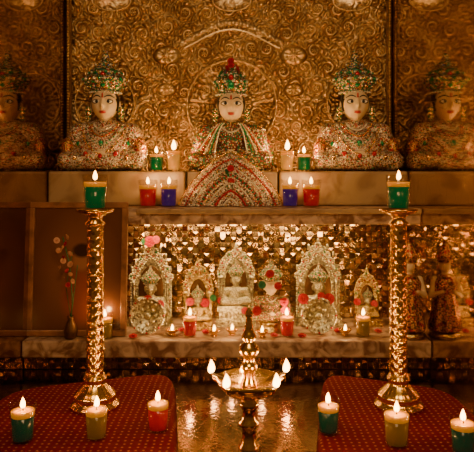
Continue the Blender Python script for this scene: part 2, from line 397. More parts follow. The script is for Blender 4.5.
def sample_beads(me,n,size,zr=(0,1),seed=1,wts=(4,3,2,1.3,.4)):
    r=random.Random(seed); ps=[]
    polys=[p for p in me.polygons if p.normal.y<-.05 and zr[0]<p.center.z<zr[1]]
    used=[]; tries=0
    while len(used)<n and tries<n*6:
        tries+=1
        p=r.choice(polys); c=p.center
        if any((c-u).length<size*1.7 for u in used): continue
        used.append(c.copy()); k=r.choices(range(5),wts)[0]; s=size*r.uniform(.7,1.25)
        v,f=ellipsoid(tuple(c),(s,s*.8,s),7,5); ps.append((v,f,k))
    return ps
def rows(ps,B,lst,s=.0026,z_lo=.004):
    for (w,z0,dip,ks) in lst:
        n=int(15+w*420)
        for i,t in enumerate(np.linspace(-1,1,n)):
            x=w*t; z=z0-dip*(1-t*t); y=front_y(B,x,z)
            if y is not None and z>z_lo: ps.append((*ellipsoid((x,y-.001,z),(s,s,s),7,5),ks[i%len(ks)]))
def paisley(ps,B,cx,cz,R,k,k2):
    y=front_y(B,cx,cz)
    if y is None: return
    ps.append((*ellipsoid((cx,y-.001,cz),(R*.6,.003,R*.7),10,6),k))
    for i in range(10):
        a=2*pi*i/10; x=cx+R*math.cos(a); z=cz+R*1.1*math.sin(a); yy=front_y(B,x,z)
        if yy is not None: ps.append((*ellipsoid((x,yy-.0008,z),(.0019,.0019,.0019),6,4),k2))
side=sample_beads(ROBE_S,150,.0021,(.0,.13),3,(5,3,1,.6,.1))
rows(side,RBS,[(.028,.130,.018,[0]),(.042,.130,.036,[1,1,2]),(.054,.128,.056,[0,0,3]),(.066,.126,.080,[1]),(.082,.120,.100,[0,0,2])])
for s in (-1,1):
    paisley(side,RBS,s*.040,.045,.011,2,0); paisley(side,RBS,s*.068,.075,.010,3,1); paisley(side,RBS,s*.070,.035,.010,1,0)
paisley(side,RBS,0,.075,.012,3,0); paisley(side,RBS,0,.040,.010,2,1)
SIDE_J=mesh_multi('idol_jewels',side,BEADS)
cen=sample_beads(ROBE,200,.0024,(.0,.13),5,wts=(2,2,2,2,.3))
rows(cen,RB,[(.03,.128,.018,[0]),(.042,.128,.038,[3,3,2]),(.05,.125,.06,[0,1,2])])
CEN_J=mesh_multi('idol_jewels',cen,BEADS)
def fy(x,z,d=0): return front_y(BB,x,z)-d
FACE=[]
for s in (-1,1):
    x=s*.0158; z=HZ+.0040; y=fy(x,z)
    FACE.append(('eye_liner',mk_mesh('eye_liner',*ellipsoid((x,y+.0003,z),(.0138,.0034,.0068),20,12)),M['black']))
    FACE.append(('eye',mk_mesh('eye',*ellipsoid((x,y-.0010,z),(.0116,.0034,.0048),20,12)),M['white']))
    FACE.append(('pupil',mk_mesh('pupil',*ellipsoid((x,y-.0034,z),(.0046,.0024,.0046),14,8)),M['black']))
    pts=[(s*xx,fy(s*xx,HZ+.0150+.006*math.sin((xx-.004)/.026*pi))+.0002,HZ+.0150+.006*math.sin((xx-.004)/.026*pi)) for xx in np.linspace(.004,.030,12)]
    FACE.append(('eyebrow',mk_mesh('eyebrow',*tube(pts,[.0011+.0010*math.sin(i/11*pi) for i in range(12)],6)),M['black']))
lp=[]
for dz,h in ((.0014,.0018),(-.0018,.0021)):
    pts=[(x,fy(x,HZ-.0250+dz)+.0002,HZ-.0250+dz+(.0010*abs(x)/.008)) for x in np.linspace(-.0105,.0105,11)]
    lp.append(tube(pts,[.0004+h*math.sin(i/10*pi)**.6 for i in range(11)],8))
FACE.append(('lips',mk_mesh('lips',*join(lp)),M['lip']))
y0=fy(0,HZ+.018); FACE.append(('forehead_mark',mk_mesh('forehead_mark',*join([ellipsoid((0,y0,HZ+.022),(.0022,.0015,.0065),10,8),ellipsoid((0,y0-.001,HZ+.016),(.0028,.0015,.0028),10,8)])),M['bead_r']))
hv,hf=ellipsoid((0,0,0),(1,1,1),48,32); HV=[]
for (x,y,z) in hv: HV.append((x*.0415,.006+y*.040,HZ+.004+z*.050))
keep=[q for q in hf if not (sum(HV[i][1] for i in q)/len(q)<-.012 and abs(sum(HV[i][0] for i in q)/len(q))<.034 and sum(HV[i][2] for i in q)/len(q)<HZ+.034) and sum(HV[i][2] for i in q)/len(q)>HZ-.02]
HAIR=mk_mesh('hair',HV,keep)
def crown(wide,top,seedv):
    ps=[]
    prof=[(.034,0),(.041,.002),(.043,.010),(.040,.013),(.044,.016),(wide*.85,.028),(wide,.042),(wide*.92,.05),(wide*.72,.055),(wide*.76,.06),(wide*.62,.072),(wide*.4,.08),(wide*.42,.084),(wide*.22,.095),(.006,top-.008),(.008,top-.004),(.001,top)]
    v,f=lathe(prof,60,lambda a,z:1+.06*abs(math.cos(6*a)) if z>.016 else 1)
    v=[(x,y*.72,z) for x,y,z in v]; ps.append((v,f,5))
    for (rr,z,n,s,ks) in ((.0445,.006,30,.0030,[0]),(wide*1.03,.042,26,.0042,[0,1,0,3]),(wide*.80,.060,22,.0034,[0,3]),(wide*.45,.084,14,.0034,[0,1]),(.05,.022,24,.0030,[3,0,1]),(wide*.93,.033,24,.0030,[3,0])):
        for k in range(n):
            a=2*pi*k/n; vv,ff=ellipsoid((rr*math.cos(a),rr*.74*math.sin(a),z),(s,s,s),8,6); ps.append((vv,ff,ks[k%len(ks)]))
    for (x,z,s,k) in ((0,.03,.009,3),(0,.052,.007,2),(-.026,.026,.006,1),(.026,.026,.006,1)):
        vv,ff=ellipsoid((x,-.036+abs(x)*.3,z),(s,.004,s*1.3),12,8); ps.append((vv,ff,k))
    return mesh_multi('crown',ps,BEADS+[M['gem_crown']])
CR_S=crown(.062,.128,1); CR_C=crown(.050,.10,2)
EARS=[]
for s in (-1,1):
    ear=[]
    for (z,r_) in ((.172,.006),(.160,.0075),(.147,.005)):
        ear.append((*ellipsoid((s*.046,-.006,z),(r_,.004,r_),12,8),1)); 
        for k in range(8): ear.append((*ellipsoid((s*.046+r_*1.1*math.cos(k*pi/4),-.007,z+r_*1.1*math.sin(k*pi/4)),(.002,.002,.002),6,4),[0,3][k%2]))
    EARS.append(mesh_multi('ear_ornament',ear,BEADS))
ARMS=[]
for s in (-1,1):
    al=[ellipsoid((s*.100,-.016,.062),(.020,.018,.032),20,14),ellipsoid((s*.103,-.030,.032),(.020,.018,.020),16,12)]
    for k in range(12): al.append(ellipsoid((s*.100+.017*math.cos(k*pi/6),-.032,.062+.026*math.sin(k*pi/6)),(.003,.003,.003),7,5))
    ARMS.append(mk_mesh('armlet',*join(al)))
def petals(n_rings,R,seed):
    r=random.Random(seed); V=[];F=[]
    for ring in range(n_rings):
        t=(ring+1)/n_rings; n=4+ring*2; rad=R*t
        for k in range(n):
            a=2*pi*k/n+ring*.6+r.uniform(-.1,.1); o=len(V); w=rad*.75; up=R*(1.0-.75*t)
            for i in range(4):
                u=i/3; rr=rad*(.15+.85*u); zz=R*.15+up*math.sin(u*1.9)+R*.1*u
                for j in range(3):
                    ww=(j-1)*w*math.sin(.5+u*1.9)*.55
                    V.append((rr*math.cos(a)-ww*math.sin(a),rr*math.sin(a)+ww*math.cos(a),zz-(abs(j-1))*R*.06))
            for i in range(3):
                for j in range(2): q=o+i*3+j; F.append((q,q+1,q+4,q+3))
    e=ellipsoid((0,0,R*.45),(R*.28,R*.28,R*.45),10,8); o=len(V); V+=e[0]; F+=[tuple(i+o for i in q) for q in e[1]]
    return mk_mesh('blossom',V,F)
FL=[petals(4,1,s) for s in range(3)]
for m_ in FL: m_.materials.append(M['red'])
def flower_part(parent,loc,R,mat,rot=(0,0,0)):
    o=bpy.data.objects.new('blossom',FL[random.randrange(3)]); COL.objects.link(o)
    o.material_slots[0].link='OBJECT'; o.material_slots[0].material=mat
    o.location=loc; o.scale=(R,R,R); o.rotation_euler=rot; o.parent=parent; return o
def flower(loc,R,mat,rot=(0,0,0),label='fresh red rose blossom laid before the idols'):
    o=flower_part(None,loc,R,mat,rot); o.name='rose_blossom'; o['label']=label; o['category']='flower'; o['group']='rose blossoms in the niche'; return o
def idol(x,y,z,sc,kind,label):
    e=empty('seated_idol',(x,y,z),label,'idol','seated idols on plinths',scale=sc)
    obj('body',BODY,M['marble'],e,label='polished cream marble body and face')
    obj('robe',ROBE_S if kind!='c' else ROBE,M['gem_robe'] if kind!='c' else M['gem_cape'],e)
    obj('jewels',SIDE_J if kind!='c' else CEN_J,None,e)
    for n,me,mt in FACE: obj(n,me,mt,e)
    obj('hair',HAIR,M['black'],e)
    for me in EARS: obj('ear_ornament',me,None,e)
    obj('crown',CR_S if kind!='c' else CR_C,None,e,loc=(0,.004,HZ+.026))
    if kind!='c':
        for me in ARMS: obj('armlet',me,M['gem_gold'],e)
    return e
ZI=Z_PL+.0015
idol(-.359,1.635,ZI,.97,'s','marble idol in silver jewelled robe and emerald crown')
idol(.322,1.635,ZI,.97,'s','marble idol in silver jewelled robe and emerald crown')
C=idol(-.016,1.645,ZI,.95,'c','central marble idol in red and green jewelled cape')
V=[];F=[];nu=41;nv=18
for j in range(nv):
    t=j/(nv-1)
    for i in range(nu):
        a=pi+pi*(i/(nu-1))
        rx=.040+.082*t**.7; ry=.028+.038*t; z=.135-.13*t
        fr=1+.03*math.cos(14*a)*t
        V.append((rx*math.cos(a)*fr,ry*math.sin(a)*fr,z))
for j in range(nv-1):
    for i in range(nu-1):
        u=abs((i+.5)/(nu-1)-.5)*2
        if u<.34*(1-(j/nv)*.25): continue
        F.append((j*nu+i,j*nu+i+1,(j+1)*nu+i+1,(j+1)*nu+i))
cape=obj('cape',mk_mesh('cape',V,F),M['gem_cape'],C); sm=cape.modifiers.new('s','SOLIDIFY'); sm.thickness=.003
for s in (-1,1):
    ps=[]
    for off,ks in ((0,[0]),(.14,[3]),(.26,[0]),(.42,[1,2]),(.58,[0])):
        for t in np.linspace(0,1,38):
            u=.34*(1-t*.25)+off*(.4+.6*t); a=1.5*pi+s*u*pi/2
            rx=.042+.083*t**.7; ry=.031+.039*t; z=.135-.13*t
            ps.append((*ellipsoid((rx*math.cos(a),ry*math.sin(a)-.001,z),(.0023,.0023,.0023),7,5),ks[int(t*37)%len(ks)]))
    obj('cape_border',mesh_multi('cape_border',ps,BEADS),None,C)
for i,(dx,dz,m_) in enumerate(((0,.125,'red'),(-.014,.115,'red'),(.014,.116,'red'),(0,.108,'green'),(-.024,.10,'green'),(.024,.10,'pink'),(0,.137,'red'))):
    flower_part(C,(dx,-.012,HZ+dz-.01),.010,M[m_],(1.2,0,i))
FX,FZ=-.016,Z_SHELF+.0015
e=empty('fan_cloth',(FX,1.568,FZ),'arched silver jewelled fan cloth with red and green bands','ornamental cloth')
A_,B_=.135,.140; pw=1.35
def fan_pt(t,a):
    c=math.cos(a); s_=math.sin(a)
    k=(abs(c)**pw+abs(s_)**pw)**(-1/pw)
    return A_*t*k*c, B_*t*k*s_
V=[];F=[];nt_=56;na=64
for j in range(nt_+1):
    t=.02+.98*j/nt_
    for i in range(na+1):
        a=pi*i/na; x,z=fan_pt(t,a); rb=(t*7)%1
        y=-.040*math.sqrt(max(0,1-t*t))-.012-.0045*math.sin(rb*pi)-.0012*math.cos(a*40)*(.3+.7*t)
        V.append((x,y if j<nt_ else 0,z))
for j in range(nt_):
    for i in range(na): q=j*(na+1)+i; F.append((q,q+na+1,q+na+2,q+1))
obj('cloth',mk_mesh('cloth',V,F),M['gem_robe'],e)
ps=[]
for q in range(1,8):
    t=q/7-.006; n=int(12+50*t); ks=[[0],[2],[0],[2,3],[0],[2],[1]][q-1]
    for i in range(n+1):
        a=pi*i/n; x,z=fan_pt(t,a); y=-.040*math.sqrt(max(0,1-t*t))-.013
        ps.append((*ellipsoid((x,y-.001,max(z,.003)),(.0029,.0024,.0029),7,5),ks[i%len(ks)]))
obj('bead_bands',mesh_multi('bead_bands',ps,BEADS),None,e)
for i,(dx,dy,dz,m_) in enumerate(((0,-.045,.095,'red'),(-.012,-.044,.085,'green'),(.012,-.044,.085,'pink'),(0,-.055,.062,'red'))):
    flower_part(e,(dx,dy,dz),.009,M[m_],(1.2,0,i))

# ------------------------------------------------------------ candles
_c={}
def cm(key,fn):
    if key not in _c: _c[key]=fn()
    return _c[key]
def flame_mesh():
    prof=[(.0008,0)]+[(.0046*math.sin(pi*min(1,t**.62))**.9+.0002,.021*t) for t in np.linspace(.06,1,14)]
    v,f=lathe(prof,16); v=[(x+.0012*math.sin(z*130),y,z) for x,y,z in v]; return mk_mesh('flame',v,f)
FLM=flame_mesh()
def point(loc,parent,w,name='flame_light'):
    l=bpy.data.lights.new(name,'POINT'); l.energy=w; l.color=(1,.54,.18); l.shadow_soft_size=.006
    o=bpy.data.objects.new(name,l); COL.objects.link(o); o.location=loc; o.parent=parent; return o
def candle(x,y,z,color,w=.046,h=.056,power=.16,label=None,fs=.85,name='votive_candle'):
    e=empty(name,(x,y,z+.0005),label or f'{color} water and oil candle in clear glass cup, lit','candle','glass cup votive candles')
    r=w/2
    def g():
        prof=[(r*.80,0),(r*.84,.001),(r*.92,h*.4),(r,h),(r-.0010,h+.0004),(r*.92-.0012,h*.4),(r*.80-.0012,.003),(.0005,.003)]
        return mk_mesh('glass_cup',*lathe(prof,32))
    obj('glass_cup',cm(('g',w,h),g),M['glass'],e,label='clear glass')
    ra=lambda t:(r*.80+(r*.19)*t)-.0018
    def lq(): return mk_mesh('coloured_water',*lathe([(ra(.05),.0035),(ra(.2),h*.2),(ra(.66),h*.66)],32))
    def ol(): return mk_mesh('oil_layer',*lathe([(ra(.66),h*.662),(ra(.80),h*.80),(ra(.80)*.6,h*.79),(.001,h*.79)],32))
    obj('coloured_water',cm(('l',w,h,color),lq),LIQ[color],e,label=f'{color} liquid'); obj('oil_layer',cm(('o',w,h),ol),LIQ['oil'],e,label='yellow oil with flame glow added as emission')
    obj('wick',cm('w',lambda: mk_mesh('wick',*tube([(0,0,0),(.0003,0,.004),(.0008,0,.008)],.0008,6))),M['wick'],e,loc=(0,0,h*.79))
    obj('flame',FLM,M['flame'],e,loc=(0,0,h*.79+.004),scale=fs,rot=(0,0,random.random()*6),label='small yellow flame')
    point((0,0,h*.79+.016),e,power)
    return e
ZM=.022
candle(-.223,1.503,Z_SHELF,'red',.05,.068,.26); candle(-.171,1.503,Z_SHELF,'blue',.046,.068,.2)
candle(-.213,1.590,Z_PL,'green',.042,.056,.4); candle(-.168,1.590,Z_PL,'clear',.042,.066,.45,fs=1.3)
candle(.133,1.503,Z_SHELF,'blue',.046,.068,.2); candle(.186,1.503,Z_SHELF,'red',.05,.068,.26)
candle(.178,1.590,Z_PL,'green',.042,.056,.4); candle(.133,1.590,Z_PL,'clear',.042,.066,.45,fs=1.3)
candle(-.307,1.395,Z_STEP,'yellow',.042,.058,.18); candle(-.111,1.415,Z_STEP,'red',.038,.056,.18)
candle(.118,1.415,Z_STEP,'red',.038,.056,.18); candle(.297,1.415,Z_STEP,'yellow',.040,.056,.18)
candle(-.341,.955,ZM,'teal',.042,.060,.14); candle(-.226,.965,ZM,'yellow',.040,.058,.14); candle(-.131,.995,ZM,'red',.040,.056,.14)
candle(.150,.985,ZM,'teal',.040,.056,.14); candle(.250,.940,ZM,'yellow',.044,.060,.14); candle(.343,.91,ZM,'teal',.042,.058,.14)

# ------------------------------------------------------------ brass pillars
def pillar(x,y):
    e=empty('candle_pillar',(x,y,ZM),'tall patterned brass pillar stand holding a green candle','candle stand','tall brass pillar stands')
    H=.384-ZM
    base=[(.040,0),(.043,.002),(.043,.006),(.038,.009),(.034,.014),(.037,.018),(.036,.024),(.028,.032),(.020,.040),(.017,.046),(.021,.050),(.021,.054),(.014,.058),(.014,.06)]
    obj('base',cm('pb',lambda: mk_mesh('base',*lathe(base,64,lambda a,z:1+.035*abs(math.cos(8*a)) if z<.045 else 1))),M['brass'],e)
    def shaft():
        prof=[];n=320
        for i in range(n+1):
            t=i/n; z=.058+t*(H-.058-.03); r=.0158-.0014*t
            seg=(t*6)%1
            if seg<.07: r+=.0018*math.sin(seg/.07*pi)
            prof.append((r,z))
        def mod(a,z):
            return 1+.020*(math.cos(6*a+z*420)+math.cos(6*a-z*420))
        return mk_mesh('shaft',*lathe(prof,96,mod))
    obj('shaft',cm('ps',shaft),M['brass'],e,label='diamond patterned brass shaft')
    top=[(.013,H-.031),(.018,H-.028),(.018,H-.025),(.0125,H-.021),(.0135,H-.014),(.022,H-.009),(.032,H-.006),(.034,H-.003),(.034,H),(.031,H),(.030,H-.002),(.001,H-.002)]
    obj('top_plate',cm('pt',lambda: mk_mesh('top_plate',*lathe(top,64))),M['brass'],e)
    candle(x,y,.384-.002,'green',.047,.064,.3,'green water and oil candle standing on a brass pillar')
pillar(-.260,1.10); pillar(.296,1.10)

# ------------------------------------------------------------ central oil lamp
LX,LY=.018,.90
e=empty('oil_lamp',(LX,LY,0.0005),'brass five wick oil lamp with tall pointed finial','oil lamp')
stand=[(.048,0),(.050,.003),(.049,.007),(.040,.011),(.030,.015),(.020,.020),(.014,.026),(.0125,.03),(.016,.034),(.016,.038),(.012,.042),(.0105,.055),(.0105,.066),(.0155,.070),(.0155,.074),(.0105,.078),(.0095,.092),(.013,.096),(.015,.100),(.013,.104),(.010,.108),(.011,.113),(.015,.117)]
obj('stand',mk_mesh('stand',*lathe(stand,56)),M['brass'],e)
dish=[(.010,.110),(.020,.112),(.036,.120),(.046,.131),(.049,.1395),(.047,.140),(.040,.134),(.028,.130),(.001,.128)]
TH0=math.radians(236)
def dmod(a,z):
    return 1+(.22*max(0,math.cos(5*(a-TH0)/1.0))**4 if z>.12 else 0)
obj('oil_dish',mk_mesh('oil_dish',*lathe(dish,160,dmod)),M['brass'],e,label='star shaped brass oil dish with five spouts')
fin=[(.014,.128),(.012,.134),(.009,.140),(.008,.150),(.011,.153),(.0135,.157),(.011,.161),(.008,.164),(.0085,.170),(.013,.175),(.0155,.181),(.0145,.187),(.009,.192),(.0075,.195),(.011,.199),(.0115,.203),(.0085,.208),(.006,.214),(.0072,.217),(.0052,.221),(.0046,.230),(.0060,.234),(.0050,.239),(.002,.244),(.0006,.252)]
obj('finial',mk_mesh('finial',*lathe(fin,48)),M['brass'],e)
for k in range(5):
    a=TH0+k*2*pi/5; R=.057
    w=mk_mesh('wick',*tube([(R*.7*math.cos(a),R*.7*math.sin(a),.136),(R*math.cos(a),R*math.sin(a),.1405),(R*1.06*math.cos(a),R*1.06*math.sin(a),.143)],.0014,6))
    obj('wick',w,M['wick'],e)
    obj('flame',FLM,M['flame'],e,loc=(R*1.06*math.cos(a),R*1.06*math.sin(a),.1415),scale=(1.1,1.1,1.0),label='yellow oil flame')
    point((R*1.06*math.cos(a),R*1.06*math.sin(a),.156),e,.14)

# ------------------------------------------------------------ mats
def cloth_mat(name,cs,label,rotseed):
    n=90; V=[];F=[]
    cx=sum(c[0] for c in cs)/4; cy=sum(c[1] for c in cs)/4
    def bil(u,v):
        a=(u+1)/2;b=(v+1)/2
        x=(1-a)*b*cs[0][0]+a*b*cs[1][0]+a*(1-b)*cs[2][0]+(1-a)*(1-b)*cs[3][0]
        y=(1-a)*b*cs[0][1]+a*b*cs[1][1]+a*(1-b)*cs[2][1]+(1-a)*(1-b)*cs[3][1]
        return x-cx,y-cy
    p=7.
    for j in range(n+1):
        for i in range(n+1):
            u=-1+2*i/n; v=-1+2*j/n
            m=max(abs(u),abs(v)); 
            L_=(abs(u)**p+abs(v)**p)**(1/p) if m>0 else 1
            k=m/L_ if L_>0 else 1
            x,y=bil(u*k,v*k)
            edge=max(0,(1-m))
            z=.020*min(1,(edge/.05))**.5 if edge<.05 else .020
            if .05<edge<.2: z-=.0009*(1+math.cos((edge-.125)/.075*pi))*.5
            V.append((x,y,z+.001))
    for j in range(n):
        for i in range(n): q=j*(n+1)+i; F.append((q,q+1,q+n+2,q+n+1))
    rim=[i for i in range(n+1)]+[ (j+1)*(n+1)-1 for j in range(1,n+1)]+[n*(n+1)+i for i in range(n-1,-1,-1)]+[j*(n+1) for j in range(n-1,0,-1)]
    F.append(tuple(rim[::-1]))
    return obj(name,mk_mesh(name,V,F),M['mat'],loc=(cx,cy,0),label=label,cat='mat',group='red brocade mats on the mosaic floor')
cloth_mat('prayer_mat',[(-.455,1.20),(-.135,1.315),(-.080,.84),(-.47,.80)],'padded red brocade mat with tiny gold dots',1)
cloth_mat('prayer_mat',[(.185,1.31),(.425,1.20),(.43,.79),(.105,.83)],'padded red brocade mat with tiny gold dots',2)

# ------------------------------------------------------------ niche idols
def shrine_idol(x,y,W,H,kind,fig=M['silver'],metal=None,label='',pz=.02,robe=None):
    metal=metal or M['silver']
    e=empty('framed_idol',(x,y,Z_STEP+.0005),label,'small idol','small metal idols in the niche')
    D=.028
    ps=[box(-W/2,W/2,-D,.010,0,pz*.35),box(-W*.43,W*.43,-D*.88,.008,pz*.35,pz*.75),box(-W*.47,W*.47,-D*.95,.009,pz*.75,pz)]
    for i in range(int(W/.008)): ps.append(ellipsoid((-W/2+.004+i*.008,-D-.0005,pz*.18),(.003,.002,.003),8,6))
    for i in range(int(W*.8/.010)): ps.append(ellipsoid((-W*.4+.005+i*.010,-D*.88,pz*.55),(.0035,.003,pz*.16),8,6))
    obj('pedestal',mk_mesh('pedestal',*join(ps),smooth=False),metal,e)
    hb=H-pz; out=[]
    if kind=='arch':
        n=60
        for i in range(n+1):
            a=pi*i/n; sc=1+.06*abs(math.sin(a*7))
            tp=1+.16*math.exp(-((a-pi/2)/.16)**2)
            out.append((W*.46*math.cos(a)*sc, pz+hb*.46+hb*.46*math.sin(a)*sc*tp))
        out=[(W*.42,pz)]+out+[(-W*.42,pz)]
    else:
        pr=[(.46,0),(.46,.50),(.50,.52),(.50,.57),(.42,.60),(.43,.68),(.36,.70),(.35,.77),(.27,.79),(.25,.86),(.17,.88),(.15,.94),(.07,.95),(.05,.985),(0,1.0)]
        out=[(W*a,pz+hb*b) for a,b in pr]+[(-W*a,pz+hb*b) for a,b in pr[-2::-1]]
    cxz=(0,pz+hb*.40)
    n=len(out); V=[];F=[]
    for yy in (.002,.007):
        for (a,b) in out: V.append((a,yy,b))
    c1=len(V); V.append((cxz[0],.003,cxz[1])); V.append((cxz[0],.007,cxz[1]))
    for i in range(n):
        j=(i+1)%n; F+=[(i,j,c1),(n+j,n+i,c1+1),(j,i,n+i,n+j)]
    parts=[(V,F)]; gems=[]
    def row(sc,s,step,dst=None,ks=None):
        P=[Vector((cxz[0]+(a-cxz[0])*sc,.001,cxz[1]+(b-cxz[1])*sc)) for a,b in out]
        acc=0; cnt=0
        for i in range(n-1):
            d=(P[i+1]-P[i]).length; t=step-acc
            while t<=d:
                p=P[i].lerp(P[i+1],t/max(d,1e-6)); el=ellipsoid((p.x,p.y-(.0012 if ks else 0),max(p.z,pz+s)),(s,s*.9,s),7,5)
                if ks: gems.append((*el,ks[cnt%len(ks)]))
                else: parts.append(el)
                cnt+=1; t+=step
            acc=(acc+d)%step
    row(.97,.0032,.0065); row(.84,.0024,.0055); row(.70,.0028,.007)
    row(.90,.0024,.010,ks=[0,1,2,0,1,3]); row(.77,.0020,.008,ks=[0,2,1])
    for s in (-1,1):
        v,f=lathe([(.005,0),(.006,.004),(.0035,.008),(.0042,hb*.25),(.0032,hb*.42),(.006,hb*.44),(.006,hb*.47),(.002,hb*.5)],14); parts.append(([(p[0]+s*W*.38,p[1]-.004,p[2]+pz) for p in v],f))
    parts.append(ellipsoid((0,.002,H+.002),(.004,.003,.007),8,6))
    if W>.09:
        for sx,sz in ((-.44,.62),(.44,.62),(-.33,.80),(.33,.80),(-.2,.9),(.2,.9)):
            if kind=='temple': parts.append(ellipsoid((W*sx,.002,pz+hb*sz+.006),(.004,.003,.008),8,6))
    obj('frame',mk_mesh('frame',*join(parts),smooth=False),metal,e,label='pierced and beaded metal surround')
    obj('frame_gems',mesh_multi('frame_gems',gems,BEADS),None,e)
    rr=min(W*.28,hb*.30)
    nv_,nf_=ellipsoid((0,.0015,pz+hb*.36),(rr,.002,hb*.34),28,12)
    obj('recess',mk_mesh('recess',nv_,nf_),M['recess'],e,label='dark oval with painted shade for a recess')  # flat dark oval; the shade of a hollow is put into its colour
    s=min(W*.74/.22,hb*.78/.30)
    obj('figure',BODY,fig,e,loc=(0,-.010,pz),scale=s); obj('figure_robe',ROBE,robe or metal,e,loc=(0,-.010,pz),scale=s)
    obj('figure_crown',CR_S,None,e,loc=(0,-.010,pz+(HZ+.026)*s),scale=s)
    return e
def X(px,d): return (px-237)*d/600
shrine_idol(X(151,1.535),1.535,.114,.203,'temple',label='silver temple shaped shrine with small seated idol')
shrine_idol(X(198,1.49),1.49,.078,.165,'arch',metal=M['silver_gold'],label='small gilt arch framed seated idol')
shrine_idol(X(236,1.535),1.535,.100,.198,'arch',label='silver arch framed seated idol on tall pedestal',pz=.05)
shrine_idol(X(318,1.535),1.535,.120,.210,'temple',label='silver temple shaped shrine with small seated idol')
shrine_idol(X(367,1.53),1.53,.066,.135,'arch',metal=M['silver_gold'],label='small gilt arch framed seated idol')
s=.44
e=empty('small_idol',(X(271,1.465),1.465,Z_STEP+.0005),'small idol with emerald and ruby jewels on lotus base','small idol','small metal idols in the niche')
obj('lotus_base',mk_mesh('lotus_base',*lathe([(.030,0),(.032,.003),(.028,.009),(.024,.013),(.030,.020),(.031,.024),(.001,.025)],48,lambda a,z:1+.06*abs(math.cos(7*a)))),M['silver_gold'],e)
obj('figure',BODY,M['marble'],e,loc=(0,0,.025),scale=s); obj('figure_robe',ROBE,M['gem_cape'],e,loc=(0,0,.025),scale=s); obj('figure_jewels',CEN_J,None,e,loc=(0,0,.025),scale=s); obj('figure_crown',CR_S,None,e,loc=(0,0,.025+(HZ+.026)*s),scale=s)
e=empty('standing_idol',(.404,1.410,Z_STEP+.0005),'standing idol in red and gold draped robe with tall crown','idol',scale=1.1)
def rmod(a,z): return 1+.07*math.cos(9*a)*(1 if z<.08 else .2)
obj('lotus_base',mk_mesh('lotus_base',*lathe([(.030,0),(.033,.003),(.030,.010),(.026,.013),(.001,.014)],48,lambda a,z:1+.05*abs(math.cos(8*a)))),M['silver_gold'],e)
BD=remesh('standing_body',[ellipsoid((0,0,.152),(.0125,.013,.016),20,14),capsule((0,0,.125),(0,0,.145),.007,.006),ellipsoid((0,0,.105),(.022,.014,.03),16,12),capsule((-.022,0,.122),(-.032,-.004,.088),.008,.006),capsule((.022,0,.122),(.032,-.004,.088),.008,.006),capsule((-.032,-.004,.088),(-.012,-.024,.100),.006,.004),capsule((.032,-.004,.088),(.012,-.024,.100),.006,.004),capsule((-.009,0,.08),(-.009,0,.024),.013,.008),capsule((.009,0,.08),(.009,0,.024),.013,.008)],.0016,1)
obj('body',BD,M['marble'],e)
obj('robe',mk_mesh('robe',*lathe([(.033,.016),(.034,.02),(.030,.045),(.025,.07),(.021,.086),(.025,.10),(.026,.115),(.020,.127),(.009,.133)],60,rmod)),M['gem_gold'],e)
cr=[(.013,.158),(.016,.160),(.015,.166),(.019,.172),(.014,.178),(.011,.186),(.007,.194),(.002,.205)]
obj('crown',mk_mesh('crown',*lathe(cr,24)),M['gem_gold'],e)
def plate(px,R,label):
    d=1.43
    e=empty('round_plate',(X(px,d),d,Z_STEP+.002),label,'plate','round embossed silver plates',rot=(-.18,0,0))
    prof=[(.001,.0),(R*.3,.0),(R*.34,.002),(R*.62,.0015),(R*.66,.004),(R*.88,.003),(R*.93,.006),(R,.007),(R*.99,.002),(R*.9,-.002),(.001,-.003)]
    v,f=lathe(prof[::1],72,lambda a,z:1+.02*abs(math.cos(12*a)))
    v=[(x,-z,y+R) for x,y,z in v]; parts=[(v,f)]
    for k in range(20): a=2*pi*k/20; parts.append(ellipsoid((R*.78*math.cos(a),-.005,R+R*.78*math.sin(a)),(R*.07,.003,R*.07),8,6))
    for k in range(8): a=2*pi*k/8; parts.append(ellipsoid((R*.46*math.cos(a),-.004,R+R*.46*math.sin(a)),(R*.12,.0035,R*.12),10,6))
    parts.append(ellipsoid((0,-.003,R),(R*.22,.006,R*.22),16,8))
    obj('disc',mk_mesh('disc',*join(parts)),M['silver'],e)
    bs=[]
    for k in range(24): a=2*pi*k/24; bs.append((*ellipsoid((R*.96*math.cos(a),-.0085,R+R*.96*math.sin(a)),(.0025,.0025,.0025),7,5),[2,0,0][k%3]))
    obj('rim_beads',mesh_multi('rim_beads',bs,BEADS),None,e)
plate(147,.042,'round embossed silver plate propped before a shrine'); plate(319,.042,'round embossed silver plate propped before a shrine')
def diya(px,d,z=Z_STEP):
    e=empty('small_oil_bowl',(X(px,d),d,z+.0005),'tiny brass oil bowl with a lit wick','oil lamp','tiny brass oil bowls on the ledge')
    obj('bowl',cm('db',lambda: mk_mesh('bowl',*lathe([(.008,0),(.009,.002),(.006,.004),(.013,.010),(.016,.015),(.015,.0155),(.010,.011),(.001,.009)],32))),M['brass'],e)
    obj('flame',FLM,M['flame'],e,loc=(0,0,.012),scale=.7); point((0,0,.026),e,.10)
diya(232,1.425); diya(345,1.42); diya(262,1.405); diya(214,1.415); diya(172,1.42)
